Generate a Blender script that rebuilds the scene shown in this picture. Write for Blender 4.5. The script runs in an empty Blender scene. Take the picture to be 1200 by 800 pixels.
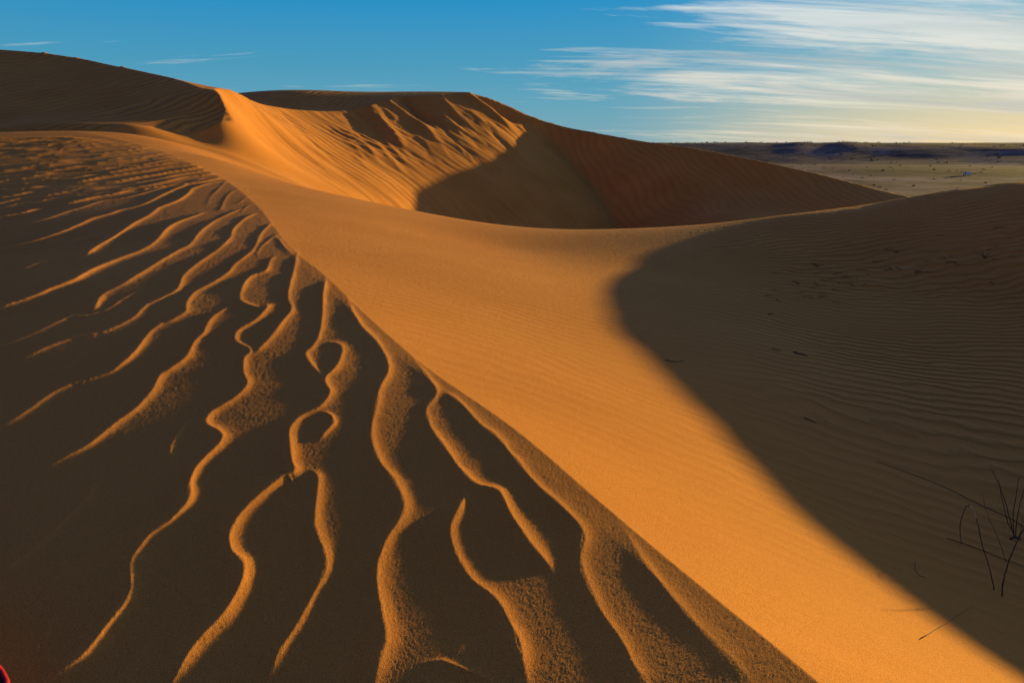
import bpy, math, random
import numpy as np

# ------------------------------------------------------------------ camera, sky, sun, exposure
C = bpy.context.scene
PITCH = math.radians(16.2)
SP, CP = math.sin(PITCH), math.cos(PITCH)
cam_d = bpy.data.cameras.new('camera')
cam_d.lens = 24.0; cam_d.sensor_width = 36.0
cam_d.clip_start = 0.02; cam_d.clip_end = 60000
cam = bpy.data.objects.new('camera', cam_d)
C.collection.objects.link(cam)
cam.location = (0, 0, 0)
cam.rotation_euler = (math.pi / 2 - PITCH, 0, 0)
C.camera = cam

SUN_AZ, SUN_EL = math.radians(56.0), math.radians(5.6)      # azimuth east of +Y
C.view_settings.view_transform = 'Standard'
C.view_settings.look = 'None'
C.view_settings.exposure = 0.52
C.view_settings.gamma = 1.0

sun_d = bpy.data.lights.new('sun', 'SUN')
sun_d.energy = 4.55; sun_d.angle = math.radians(0.8); sun_d.color = (1.0, 0.71, 0.15)
sun = bpy.data.objects.new('sun', sun_d)
C.collection.objects.link(sun)
sun.rotation_euler = (math.pi / 2 - SUN_EL, 0, -SUN_AZ + math.pi)
SUNV = np.array([math.sin(SUN_AZ) * math.cos(SUN_EL), math.cos(SUN_AZ) * math.cos(SUN_EL), math.sin(SUN_EL)])

world = bpy.data.worlds.new('World'); C.world = world
world.use_nodes = True
wn, wl = world.node_tree.nodes, world.node_tree.links
wn.clear()

def N(nodes, typ, **kw):
    n = nodes.new(typ)
    for k, v in kw.items():
        if k == 'ins':
            for a, b in v.items(): n.inputs[a].default_value = b
        else:
            setattr(n, k, v)
    return n

def M2(nodes, links, op, a, b=None, c=None, clamp=False):
    n = nodes.new('ShaderNodeMath'); n.operation = op; n.use_clamp = clamp
    for i, v in enumerate((a, b, c)):
        if v is None: continue
        if isinstance(v, (int, float)): n.inputs[i].default_value = v
        else: links.new(v, n.inputs[i])
    return n.outputs[0]

def ramp(nodes, links, fac, stops, interp='LINEAR'):
    r = nodes.new('ShaderNodeValToRGB'); r.color_ramp.interpolation = interp
    e = r.color_ramp.elements
    while len(e) > 1: e.remove(e[-1])
    e[0].position = stops[0][0]; e[0].color = tuple(stops[0][1]) + (1,)
    for p, col in stops[1:]:
        x = e.new(p); x.color = tuple(col) + (1,)
    links.new(fac, r.inputs[0])
    return r.outputs[0]

def mixc(nodes, links, fac, a, b, mode='MIX'):
    n = nodes.new('ShaderNodeMix'); n.data_type = 'RGBA'; n.blend_type = mode
    if isinstance(fac, (int, float)): n.inputs[0].default_value = fac
    else: links.new(fac, n.inputs[0])
    for i, v in ((6, a), (7, b)):
        if isinstance(v, (tuple, list)): n.inputs[i].default_value = tuple(v) + (1,) if len(v) == 3 else v
        else: links.new(v, n.inputs[i])
    return n.outputs[2]

def build_world():
    out = N(wn, 'ShaderNodeOutputWorld')
    bg = N(wn, 'ShaderNodeBackground'); bg.inputs[1].default_value = 0.10
    wl.new(bg.outputs[0], out.inputs[0])
    sky = N(wn, 'ShaderNodeTexSky'); sky.sky_type = 'NISHITA'; sky.sun_disc = False
    sky.sun_elevation = SUN_EL; sky.sun_rotation = SUN_AZ
    sky.altitude = 0; sky.air_density = 1.0; sky.dust_density = 0.3; sky.ozone_density = 1.5
    tc = N(wn, 'ShaderNodeTexCoord')
    sep = N(wn, 'ShaderNodeSeparateXYZ'); wl.new(tc.outputs['Generated'], sep.inputs[0])
    x, y, z = sep.outputs
    # deep desert azure: more contrast between zenith and horizon
    hs = N(wn, 'ShaderNodeHueSaturation', ins={'Saturation': 1.35, 'Value': 1.0, 'Hue': 0.5})
    wl.new(sky.outputs[0], hs.inputs['Color'])
    sd0 = M2(wn, wl, 'ADD', M2(wn, wl, 'MULTIPLY', x, math.sin(SUN_AZ)), M2(wn, wl, 'MULTIPLY', y, math.cos(SUN_AZ)))
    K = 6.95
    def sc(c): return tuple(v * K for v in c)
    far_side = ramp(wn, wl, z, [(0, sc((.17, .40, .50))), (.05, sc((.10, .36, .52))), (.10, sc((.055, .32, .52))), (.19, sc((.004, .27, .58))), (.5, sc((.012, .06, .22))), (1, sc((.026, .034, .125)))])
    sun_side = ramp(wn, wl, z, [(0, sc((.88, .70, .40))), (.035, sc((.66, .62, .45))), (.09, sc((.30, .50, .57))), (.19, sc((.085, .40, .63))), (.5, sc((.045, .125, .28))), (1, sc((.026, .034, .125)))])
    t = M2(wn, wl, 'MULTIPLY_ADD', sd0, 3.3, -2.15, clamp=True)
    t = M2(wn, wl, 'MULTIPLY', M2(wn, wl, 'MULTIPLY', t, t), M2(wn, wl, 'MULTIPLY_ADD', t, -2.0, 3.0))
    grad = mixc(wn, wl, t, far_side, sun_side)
    # unseen sky away from the sun: dusky rose added to redden the shade
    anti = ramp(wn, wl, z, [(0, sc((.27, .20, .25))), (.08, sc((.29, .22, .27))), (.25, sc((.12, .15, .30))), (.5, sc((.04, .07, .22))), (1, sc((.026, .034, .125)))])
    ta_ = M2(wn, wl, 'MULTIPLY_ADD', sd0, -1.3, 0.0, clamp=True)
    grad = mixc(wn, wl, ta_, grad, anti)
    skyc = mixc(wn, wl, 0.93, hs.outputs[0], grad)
    # cirrus: project direction on a high layer, stretch it along the wind
    zz = M2(wn, wl, 'ADD', M2(wn, wl, 'MAXIMUM', z, 0.0), 0.13)
    px = M2(wn, wl, 'DIVIDE', x, zz); py = M2(wn, wl, 'DIVIDE', y, zz)
    cmb = N(wn, 'ShaderNodeCombineXYZ'); wl.new(px, cmb.inputs[0]); wl.new(py, cmb.inputs[1])
    def wisp(rot, sc, scale, detail, dist, loc):
        mp = N(wn, 'ShaderNodeMapping'); mp.inputs['Rotation'].default_value = (0, 0, rot)
        mp.inputs['Scale'].default_value = sc; mp.inputs['Location'].default_value = loc
        wl.new(cmb.outputs[0], mp.inputs[0])
        t = N(wn, 'ShaderNodeTexNoise', ins={'Scale': scale, 'Detail': detail, 'Roughness': 0.62, 'Distortion': dist})
        wl.new(mp.outputs[0], t.inputs['Vector'])
        return t.outputs[0]
    n1 = wisp(0.34, (0.40, 1.35, 1), 1.15, 12, 2.0, (13.4, 5.2, 0))       # feathers
    n2 = wisp(0.10, (0.30, 0.95, 1), 0.50, 5, 0.8, (4.7, 1.3, 0))        # banks they gather in
    n3 = wisp(0.52, (0.50, 5.0, 1), 1.6, 10, 0.9, (9.1, 2.2, 0))         # fine combed streaks
    side = M2(wn, wl, 'MULTIPLY_ADD', sd0, 2.2, -1.42)
    side = M2(wn, wl, 'MINIMUM', M2(wn, wl, 'MAXIMUM', side, -0.24), 0.42)
    d = M2(wn, wl, 'ADD', M2(wn, wl, 'MULTIPLY', n1, 1.5), M2(wn, wl, 'MULTIPLY', n2, 1.2))
    d = M2(wn, wl, 'ADD', d, M2(wn, wl, 'MULTIPLY', n3, 0.95))
    d = M2(wn, wl, 'ADD', d, M2(wn, wl, 'MULTIPLY', side, 0.80))
    d = M2(wn, wl, 'SUBTRACT', d, 1.86)
    cov = M2(wn, wl, 'MULTIPLY', d, 2.3, clamp=True)
    cov = M2(wn, wl, 'MULTIPLY', cov, 0.78)
    # cloud colour: warm by the horizon near the sun, white above
    warm = M2(wn, wl, 'SUBTRACT', 1.0, M2(wn, wl, 'MULTIPLY', z, 5.0), clamp=True)
    cc = mixc(wn, wl, warm, (5.9, 6.3, 6.2), (6.2, 5.3, 3.9))
    shade = wisp(0.2, (0.4, 2.6, 1), 0.8, 5, 0.5, (1.2, 9.1, 0))
    shf = M2(wn, wl, 'MULTIPLY_ADD', shade, 3.0, -1.15, clamp=True)
    cc = mixc(wn, wl, M2(wn, wl, 'MULTIPLY', shf, 0.75), cc, (1.9, 2.5, 2.9))
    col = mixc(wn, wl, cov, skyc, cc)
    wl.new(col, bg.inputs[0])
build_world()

# ------------------------------------------------------------------ helpers
rng = np.random.RandomState(7)
random.seed(11)

def raydir(px, py):
    u = (np.asarray(px, float) - 600) / 800.0
    v = (400 - np.asarray(py, float)) / 800.0
    return u, CP + v * SP, -SP + v * CP

def P(px, py, Y):
    u, dy, dz = raydir(px, py)
    t = Y / dy
    return (float(u * t), float(Y), float(dz * t))

class TPS:
    """smooth surface z(x, y) through scattered survey points"""
    def __init__(s, pts, lam=0.0, sc=20.0):
        p = np.array(pts, float); s.sc = sc
        s.c = p[:, :2] / sc; z = p[:, 2]; n = len(z)
        K = s.k(((s.c[:, None] - s.c[None]) ** 2).sum(-1)) + lam * np.eye(n)
        Q = np.c_[np.ones(n), s.c]
        A = np.block([[K, Q], [Q.T, np.zeros((3, 3))]])
        s.w = np.linalg.solve(A, np.r_[z, 0, 0, 0])
    @staticmethod
    def k(r2): return 0.5 * r2 * np.log(r2 + 1e-12)
    def __call__(s, x, y):
        x = np.asarray(x, float) / s.sc; y = np.asarray(y, float) / s.sc
        o = s.w[-3] + s.w[-2] * x + s.w[-1] * y
        for i in range(len(s.c)):
            o = o + s.w[i] * s.k((x - s.c[i, 0]) ** 2 + (y - s.c[i, 1]) ** 2)
        return o

def _hash(ix, iy, seed):
    h = (ix.astype(np.int64) * 374761393 + iy.astype(np.int64) * 668265263 + seed * 974634777) & 0xffffffff
    h = ((h ^ (h >> 13)) * 1274126177) & 0xffffffff
    h = h ^ (h >> 16)
    return (h & 0xffffff) / float(0xffffff) * 2 - 1

def vnoise(x, y, seed=0):
    ix = np.floor(x); iy = np.floor(y); fx = x - ix; fy = y - iy
    fx = fx * fx * fx * (fx * (fx * 6 - 15) + 10); fy = fy * fy * fy * (fy * (fy * 6 - 15) + 10)
    a = _hash(ix, iy, seed); b = _hash(ix + 1, iy, seed); c = _hash(ix, iy + 1, seed); d = _hash(ix + 1, iy + 1, seed)
    return (a + (b - a) * fx) * (1 - fy) + (c + (d - c) * fx) * fy

def fbm(x, y, seed=0, o=4, g=0.5):
    s = 0; a = 1.0
    for i in range(o):
        s = s + a * vnoise(x * 2 ** i + 17.3 * i, y * 2 ** i - 9.1 * i, seed + i); a *= g
    return s

def sstep(a, b, x):
    t = np.clip((x - a) / (b - a), 0, 1); return t * t * (3 - 2 * t)

def smin(a, b, k):
    h = np.clip(0.5 + 0.5 * (b - a) / k, 0, 1)
    return b * (1 - h) + a * h - k * h * (1 - h)
def smax(a, b, k): return -smin(-a, -b, k)

def clear_of(pts, x, y, r):
    """smooth bump weight around a polyline of world points"""
    return r

# ------------------------------------------------------------------ the lie of the land
# crest of the near dune, from behind the camera away to the left
crest_w = [(2.6, -3.0, -1.55), (1.75, -0.6, -1.33), (1.20, 0.45, -1.29),
           P(960, 800, 1.36), P(850, 710, 1.75), P(765, 640, 2.15), P(700, 585, 2.55), P(600, 500, 3.3),
           P(500, 430, 4.35), P(430, 370, 5.6), P(380, 322, 7.4), P(340, 290, 9.3), P(318, 262, 11.8), P(300, 240, 14.8),
           P(262, 210, 20.3), P(210, 185, 23.5), P(150, 166, 25.8), P(75, 153.5, 27), (-21.5, 29.5, 0.28)]
def catmull(p, m=5):
    p = np.array(p, float); q = np.vstack([2 * p[0] - p[1], p, 2 * p[-1] - p[-2]]); out = []
    for i in range(1, len(q) - 2):
        a, b, c, d = q[i - 1:i + 3]
        for t in np.arange(m) / m:
            out.append(0.5 * (2 * b + (c - a) * t + (2 * a - 5 * b + 4 * c - d) * t * t + (3 * b - 3 * c + d - a) * t ** 3))
    out.append(p[-1]); return np.array(out)

crest_c = catmull(crest_w, 6)
_n = len(crest_c)
# small bites and bulges in the crest line, as the wind leaves them
_seg = np.r_[0, np.cumsum(np.hypot(*np.diff(crest_c[:, :2], axis=0).T))]

B_pts = crest_w + [
    # lit face falling from the crest
    P(1200, 790, 2.35), P(1000, 605, 4.0), P(870, 480, 5.7), P(735, 362, 9.0), P(900, 640, 2.85), P(700, 470, 4.6), P(600, 400, 6.0),
    P(700, 330, 11.0), P(500, 300, 10.5), P(600, 290, 15.0), P(420, 260, 14.5), P(330, 225, 18.5),
    # the swell that hides the hollow behind
    P(400, 229, 22.5), P(500, 250, 21.5), P(600, 265, 20.3), P(730, 268, 19), P(860, 260, 18), P(930, 252, 17.5), P(1000, 243, 17.4),
    P(1100, 230, 16.4), P(1200, 213, 15.9), (14.3, 12.9, -0.68), (15.4, 9.6, -0.50), (17, 6.0, -0.36), (18.5, 0, -0.5), (19, -8, -0.6),
    # tongue running up to the left
    P(250, 185, 25.0), P(200, 170, 27.0), P(150, 156.5, 27.6), P(110, 153.8, 27.8), P(300, 205, 28), P(350, 214, 33),
    # trough and the windward face of the right dune
    P(1000, 400, 9.0), P(860, 360, 10.2), P(1200, 500, 6.4), P(1200, 350, 10.6), P(1200, 620, 4.5), P(1000, 300, 13.6), P(850, 300, 14.0), (4.5, 1.0, -2.9), (5, -4, -3.2), (10, 3, -2.0),
    # behind the swell
    (-3, 29, -4.2), (3, 28, -5.2), (8, 27, -5.0), (14, 26, -4.4), (20, 23, -4.2), (-2, 40, -7.4), (10, 40, -9.5), (24, 36, -9.5), (30, 20, -6), (36, 4, -6), (34, -16, -6), (-8, 36, -3.6),
    (-22, 40, 0.2), (-16, 44, -1.2), (-8, 50, -6),
]
left_crest = [P(-250, 62, 50), P(-100, 52, 50), P(0, 58, 49), P(50, 62, 48.5), P(100, 69.5, 47.5), P(150, 80, 44.5), P(200, 91, 41.5), P(235, 103, 38.2), P(257, 110, 36.6), P(264, 125, 35.6), P(259, 142, 33.6)]
CF_pts = left_crest + [                     # the shaded face of the left dune
    P(0, 161, 29.0), P(60, 156.5, 28.9), P(60, 147, 30.6), P(0, 150, 31.2), P(120, 152.8, 29.2), P(180, 157.5, 29.6), P(210, 161, 30.3), P(180, 150, 30.9), P(120, 146, 31.0), P(-150, 175, 31), P(-300, 180, 30),
    P(0, 130, 36), P(60, 130, 36), P(150, 138, 33.9), P(200, 142, 33.2), P(222, 160, 32.0),
    P(0, 95, 42), P(100, 98, 41.0), P(180, 110, 38.3), P(230, 128, 35.3),
    (-13.4, 31, 1.0), (-12, 33, 2.2), (-15.3, 30.2, 0.8), (-20.5, 50, 6.9), (-28, 58, 9.3), (-40, 62, 12), (-5, 45, 6.5), (-5, 60, 11), (-8, 38, 4.2), (-60, 56, 6),
]
E_pts = left_crest + [                      # windward back and the rippled plateau
    P(300, 119.5, 47.5), P(330, 126, 51.5), P(370, 130, 54.5), P(410, 129, 57.0), P(450, 118, 60.5), P(500, 112, 63.3), P(545, 109, 66),
    P(300, 108.5, 66), P(350, 107.6, 66), P(420, 107.6, 72), P(500, 107.6, 73), P(545, 108, 70),
    (-40, 84, 3.0), (-26, 96, 3.4), (-10, 98, 2.5), (4, 90, 1.0), (-60, 100, -4), (-20, 120, -6), (20, 105, -6), (6, 78, 3.3),
    (-36, 57, 3.9), (-27, 56, 3.0), (-52, 60, 2.6), (-22, 50, 2.6), (-30, 38, 5.6), (-21, 34, 3.8), (-14, 30, 2.2), (-45, 40, 6.4), (-6, 48, 3.8),
]
D_pts = [
    P(257, 110, 36.6), P(264, 125, 35.6), P(259, 142, 33.6), P(222, 160, 32.3), P(241, 162, 32.6), P(240, 172, 29.3), P(262, 177, 29.9), P(210, 168, 29.6),
    P(300, 119.5, 47.5), P(330, 126, 51.5), P(370, 130, 54.5), P(410, 129, 57.0), P(450, 118, 60.5), P(500, 112, 63.3), P(545, 109, 66),
    P(300, 160, 37), P(300, 140, 41.5), P(280, 115, 42), P(350, 170, 43), P(400, 175, 47.5), P(450, 175, 50.5), P(500, 165, 54.5), P(545, 155, 58), P(590, 165, 59), P(545, 130, 62), P(590, 140, 63.5),
    P(300, 191, 32.2), P(350, 212, 33.3), P(400, 226, 36), P(470, 240, 41.5), P(530, 256, 45), P(600, 266, 47.5),
    P(620, 139, 66.5), P(640, 165, 64), P(680, 215, 59), P(720, 265, 55),
    (-2, 40, -8.5), (6, 46, -11), (14, 54, -12), (14, 70, -4), (20, 84, -5), (-22, 30, 1.6), (-6, 32, -3.8), (-2, 84, 9.0), (-36, 60, 17), (-30, 44, 10), (-26, 80, 18),
]
ridge = [P(545, 109, 66), P(580, 117, 66), P(620, 135, 66), P(700, 155.5, 64.5), P(750, 164.5, 63), P(800, 171.5, 61), P(850, 180, 59), P(900, 190, 57), P(950, 201, 55), P(1000, 213.5, 53),
         P(1040, 224, 51.3), P(1075, 232, 50), (33, 47, -5.3), (37, 42, -7.5), (42, 36, -10.5)]
F_pts = ridge + [
    P(640, 165, 64.5), P(680, 200, 61.5), P(720, 262, 55.5), P(740, 200, 59.5), P(800, 215, 56.5), P(900, 225, 53), P(800, 255, 51), P(900, 248, 49), P(1000, 238, 49), P(860, 265, 46), P(1040, 234, 49.5),
    P(700, 175, 63), P(850, 195, 57.5),
    (-6, 58, -8), (-14, 50, -12), (0, 48, -11), (18, 38, -10.5), (30, 36, -11), (-10, 70, -2), (-12, 92, -6), (50, 60, -6), (30, 90, 6), (60, 35, -13), (10, 85, 9),
]
Fb_pts = ridge + [(2, 76, 1.6), (12, 74, -0.8), (22, 70, -2.9), (32, 62, -5.6), (42, 52, -8.4), (50, 44, -11), (0, 95, -3), (15, 100, -7), (32, 85, -9), (50, 70, -12.5), (62, 50, -14),
                  (-12, 76, 3.5), (-20, 90, 2), (14, 50, 4), (26, 40, 1), (0, 52, 8)]
# the rippled face: under the crest it falls away from the sun, gently at first and then steeper
_S2 = np.array([math.sin(SUN_AZ), math.cos(SUN_AZ)])
def tA(x, y):
    sg_ = x * _S2[0] + y * _S2[1]; ta = -x * _S2[1] + y * _S2[0]
    k = np.array(sorted((-px_ * _S2[1] + py_ * _S2[0], px_ * _S2[0] + py_ * _S2[1], pz_) for px_, py_, pz_ in crest_c))
    # beyond the ends of the crest the face carries on
    sc = np.interp(ta, k[:, 0], k[:, 1]); zc = np.interp(ta, k[:, 0], k[:, 2])
    d = sc - sg_
    t0 = np.interp(ta, [0, 3, 10, 30], [0.040, 0.038, 0.030, 0.030]); t1 = np.interp(ta, [0, 8, 20, 35], [0.150, 0.145, 0.120, 0.105])
    D_ = np.interp(ta, [0, 3, 10, 30], [3.6, 4.0, 4.6, 6.5])
    dp = np.clip(d, 0, D_)
    f = t0 * dp + (t1 - t0) * dp ** 2 / (2 * D_) + t1 * np.maximum(d - D_, 0) * 0.8
    f = np.where(d < 0, t0 * d, f)
    return zc - f
tB, tCE, tD, tF, tFb = TPS(B_pts), None, TPS(D_pts), TPS(F_pts), TPS(Fb_pts)
tCF, tE = TPS(CF_pts), TPS(E_pts)
def tCE(x, y): return smin(tCF(x, y), tE(x, y), 0.05)
PLAIN = -12.0
KNOBS = [P(51, 63, 48.3)[:2] + (0.25, 0.09), P(88, 69, 47.6)[:2] + (0.22, 0.07), P(143, 80, 44.8)[:2] + (0.22, 0.07)]

def crest_dist(x, y):
    """signed distance to the near crest in plan (+ on the lit side), distance along it, nearest point on it"""
    best = np.full(np.shape(x), 1e9); sg = np.ones(np.shape(x)); al = np.zeros(np.shape(x)); zc = np.zeros(np.shape(x))
    qx = np.zeros(np.shape(x)); qy = np.zeros(np.shape(x))
    for i in range(_n - 1):
        x0, y0, z0 = crest_c[i]; x1, y1, z1 = crest_c[i + 1]
        dx, dy = x1 - x0, y1 - y0; l2 = dx * dx + dy * dy
        t = np.clip(((x - x0) * dx + (y - y0) * dy) / l2, 0, 1)
        cx, cy = x0 + t * dx, y0 + t * dy
        ex, ey = x - cx, y - cy
        d = ex * ex + ey * ey; m = d < best
        best[m] = d[m]; sg[m] = np.sign(dy * ex - dx * ey)[m]
        al[m] = (_seg[i] + t * math.sqrt(l2))[m]; zc[m] = (z0 + t * (z1 - z0))[m]
        qx[m] = cx[m]; qy[m] = cy[m]
    sg[sg == 0] = 1
    return np.sqrt(best) * sg, al, qx, qy, zc

# ------------------------------------------------------------------ the wind ridges on the near slope (crest lines)
RID = [  # (lines of crest in the order they run, height in cm, half width in cm)
 ([(272,358),(248,374),(238,392),(228,402),(218,420),(200,434),(188,442),(178,460),(160,480),(135,498),(105,522),(75,538),(40,556)], 2.2, 9),
 ([(108,562),(105,582),(82,605),(50,635),(20,660),(-20,690)], 1.6, 7),
 ([(328,300),(318,304),(312,318),(296,324),(286,334),(282,352),(302,361),(314,360),(300,376),(280,388),(276,400),(294,411),(286,422),(286,438),(290,452),(275,468),(248,485),(242,498),(258,508),(259,520),(232,548),(222,570),(220,590),(200,612),(175,630),(155,658),(154,675),(154,695),(140,718),(120,745),(100,770),(75,788),(50,805),(20,830)], 2.4, 9),
 ([(232,486),(215,500),(200,528),(204,542)], 1.6, 7),
 ([(352,290),(348,300),(344,320),(340,334),(338,350),(342,364),(330,380),(316,398),(304,410),(292,420)], 2.3, 9),
 ([(384,318),(382,328),(379,346),(378,370),(374,394),(366,408),(358,416),(366,430),(376,440),(382,450)], 2.3, 8),
 ([(370,404),(386,402),(400,406),(400,420),(392,434),(382,444),(382,452),(387,462),(375,478),(352,490),(340,505),(340,522),(342,540),(345,555),(330,562),(305,582),(285,602),(270,625),(272,648),(285,665),(283,688),(265,720),(245,742),(225,765),(205,798),(190,825)], 2.5, 9),
 ([(372,481),(388,488),(390,498),(380,510),(372,520)], 1.6, 5),
 ([(345,555),(365,552),(373,562),(372,580),(369,610),(370,622),(380,650),(380,672),(362,710),(345,740),(328,765),(318,790),(310,815)], 2.4, 9),
 ([(408,345),(412,362),(424,384),(440,400),(450,415),(456,435),(445,458),(438,490),(435,512),(442,538),(458,560),(472,588),(470,608),(452,638),(442,672),(445,705),(452,750),(445,775),(440,800),(438,830)], 2.5, 10),
 ([(478,412),(500,440),(512,462),(500,480),(505,502),(525,532),(542,555),(558,570),(584,578),(599,605),(620,638),(641,662),(656,680)], 2.2, 9),
 ([(552,572),(538,598),(528,622),(535,652),(552,680),(578,701),(596,728),(608,761),(617,797),(622,825)], 2.3, 9),
 ([(515,455),(530,465),(542,475),(562,498),(580,512),(600,535),(620,560),(638,578),(665,602),(683,626),(680,659),(689,689),(707,722),(728,752),(743,782),(752,800),(765,825)], 2.0, 9),
 ([(722,606),(737,629),(752,656),(770,680),(794,710),(821,740),(848,767),(875,797),(895,820)], 1.6, 8),
 ([(480,785),(495,778),(518,776),(542,785),(568,795),(590,815)], 1.6, 5),
 ([(548,740),(540,765),(530,785)], 1.2, 5),
 ([(285,244),(262,254),(248,262),(234,273),(222,288),(210,294),(186,308),(170,318),(144,334),(124,344),(116,352),(110,364),(100,368)], 2.6, 12),
 ([(166,338),(140,354),(124,364),(100,370),(82,372),(52,386),(24,398),(-20,414)], 1.9, 9),
 ([(300,250),(285,258),(273,270),(270,279),(258,291),(240,304),(226,314),(214,326),(208,340),(190,350),(170,360),(158,372),(140,382),(120,390),(90,396),(60,406),(20,424)], 2.4, 11),
 ([(318,262),(306,274),(296,294),(276,310),(268,320),(250,332),(228,344),(218,358),(218,366),(200,377),(190,380),(174,392),(160,412),(140,430),(128,438),(104,446),(88,450),(62,462),(22,490),(-20,512)], 2.4, 10),
 ([(240,249),(225,255),(207,262),(195,270),(182,284),(166,294),(140,304),(116,314),(100,322),(86,330),(60,340),(36,350),(-20,368)], 2.6, 13),
 ([(260,213),(243,216),(225,222),(222,226),(210,235),(195,241),(185,245),(175,253),(158,262),(145,271),(130,281),(114,290),(100,300)], 2.6, 13),
 ([(122,273),(94,280),(70,290),(40,299),(0,309)], 2.0, 10),
 ([(64,303),(40,310),(24,318)], 1.8, 9),
 ([(112,408),(80,428),(64,440)], 1.4, 8),
 ([(240,209),(215,218),(190,229),(166,241),(140,247),(130,251),(108,257),(91,265),(70,274),(49,281),(30,286),(0,293)], 2.5, 14),
 ([(210,214),(185,222),(160,229),(140,233),(119,236),(98,243),(80,248),(66,253),(52,258),(20,266)], 2.4, 13),
 ([(330,273),(318,280),(306,290),(300,300)], 1.6, 7),
 ([(345,300),(334,290),(326,280),(318,277)], 1.8, 7),
 ([(300,225),(288,232),(280,238),(268,240)], 1.5, 8), ([(312,240),(300,238),(290,242),(282,250)], 1.5, 8),
 ([(290,215),(278,222),(268,228),(262,238),(258,247)], 1.6, 9), ([(272,207),(262,216),(252,226),(246,232),(244,240)], 1.6, 9),
 ([(262,204),(255,208),(240,211),(225,213),(212,216),(200,221)], 1.8, 10),
]
# the finer parallel ridges higher up the slope, closer and closer towards the far end
_r = random.Random(5)
for k in range(19):
    f = k / 18.0
    yl = 246 - 84 * (1 - (1 - f) ** 1.45) ; yr = 208 - 46 * (1 - (1 - f) ** 1.6)
    xr = 262 - 170 * f ** 1.2
    pts = []; ph = _r.random() * 9
    x0 = -60
    n = 16
    for i in range(n):
        g = i / (n - 1.0); x = x0 + (xr - x0) * g
        base = yl + 22 * (1 - f) + (yr - yl - 22 * (1 - f)) * (g ** (0.85))
        pts.append((x, base + (1.6 * math.sin(ph + g * 9) + _r.uniform(-0.9, 0.9)) * (1 - 0.72 * f)))
    # broken into two or three runs
    cut = _r.randint(5, 11); gap = _r.randint(0, 1)
    RID.append((pts[:cut], 4.6, 17 + 9 * f)); RID.append((pts[cut + gap - 1:][::1], 5.0, 17 + 9 * f))

def drop(px, py, f, tmax=70.0):
    """where the line of sight of a surveyed mark meets the surface f"""
    u, dy, dz = raydir(px, py)
    ts = np.exp(np.linspace(math.log(0.5), math.log(tmax), 500))
    X = u[:, None] * ts; Y = dy[:, None] * ts; Z = dz[:, None] * ts
    g = Z - f(X, Y)
    hit = g < 0
    i = np.where(hit.any(1), hit.argmax(1), 499); i = np.clip(i, 1, 499)
    r = np.arange(len(i)); g0, g1 = g[r, i - 1], g[r, i]
    w = np.clip(g0 / (g0 - g1 + 1e-12), 0, 1); t = ts[i - 1] * (1 - w) + ts[i] * w
    return u * t, dy * t

ridge_lines = []
for pts, h, w in RID:
    q = catmull(pts, 4)
    wx, wy = drop(q[:, 0], q[:, 1], tA)
    ridge_lines.append((wx, wy, h / 100.0, w / 100.0))

def ridges(x, y):
    """height of the wind ridges at world points"""
    H = np.zeros_like(x)
    for n, (lx, ly, h, w) in enumerate(ridge_lines):
        h = h * (0.66 if w < 0.125 else 1.0); R = w * 6
        idx = np.where((x > lx.min() - R) & (x < lx.max() + R) & (y > ly.min() - R) & (y < ly.max() + R))[0]
        if len(idx) == 0: continue
        X, Y = x[idx], y[idx]
        best = np.full(len(idx), 1e9); sg = np.ones(len(idx)); al = np.zeros(len(idx)); L = 0
        for i in range(len(lx) - 1):
            dx, dy = lx[i + 1] - lx[i], ly[i + 1] - ly[i]; l2 = dx * dx + dy * dy + 1e-9
            t = ((X - lx[i]) * dx + (Y - ly[i]) * dy) / l2
            tc = np.clip(t, 0, 1)
            ex, ey = X - lx[i] - tc * dx, Y - ly[i] - tc * dy
            d = ex * ex + ey * ey; m = d < best
            best = np.where(m, d, best)
            # the lit flank is on the sun's side of the crest line
            nx, ny = dy, -dx
            s0 = 1.0 if nx * SUNV[0] + ny * SUNV[1] > 0 else -1.0
            sg = np.where(m, np.sign(nx * ex + ny * ey) * s0, sg)
            al = np.where(m, L + tc * math.sqrt(l2), al); L += math.sqrt(l2)
        d = np.sqrt(best)
        d = d + 0.006 * vnoise(X * 9, Y * 9, n)
        e = 0.005
        dd = np.sqrt(d * d + e * e) - e
        wl_, wr_ = w * 1.0, w * 0.54
        ww = np.where(sg > 0, wr_, wl_)
        pr = 0.30 * np.exp(-dd / (0.30 * ww)) + 0.70 * np.exp(-(dd / ww) ** 1.15)
        tp = sstep(0, w * 2.2, al) * sstep(0, w * 2.2, L - al)
        tp = 0.25 + 0.75 * tp
        tp *= sstep(-0.02, 0.0, al + 1) 
        endfade = np.where((al < 1e-6) | (al > L - 1e-6), np.exp(-(d / (w * 0.7)) ** 2), 1.0)
        amp = h * (1 + 0.28 * vnoise(al * (1.7 if w < 0.125 else 0.5) + n * 3.1, al * 0 + n, 40 + n))
        v = amp * pr * tp * np.where(endfade < 1, 1, 1)
        H[idx] = smax(H[idx], v, 0.006)
    return H

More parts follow.
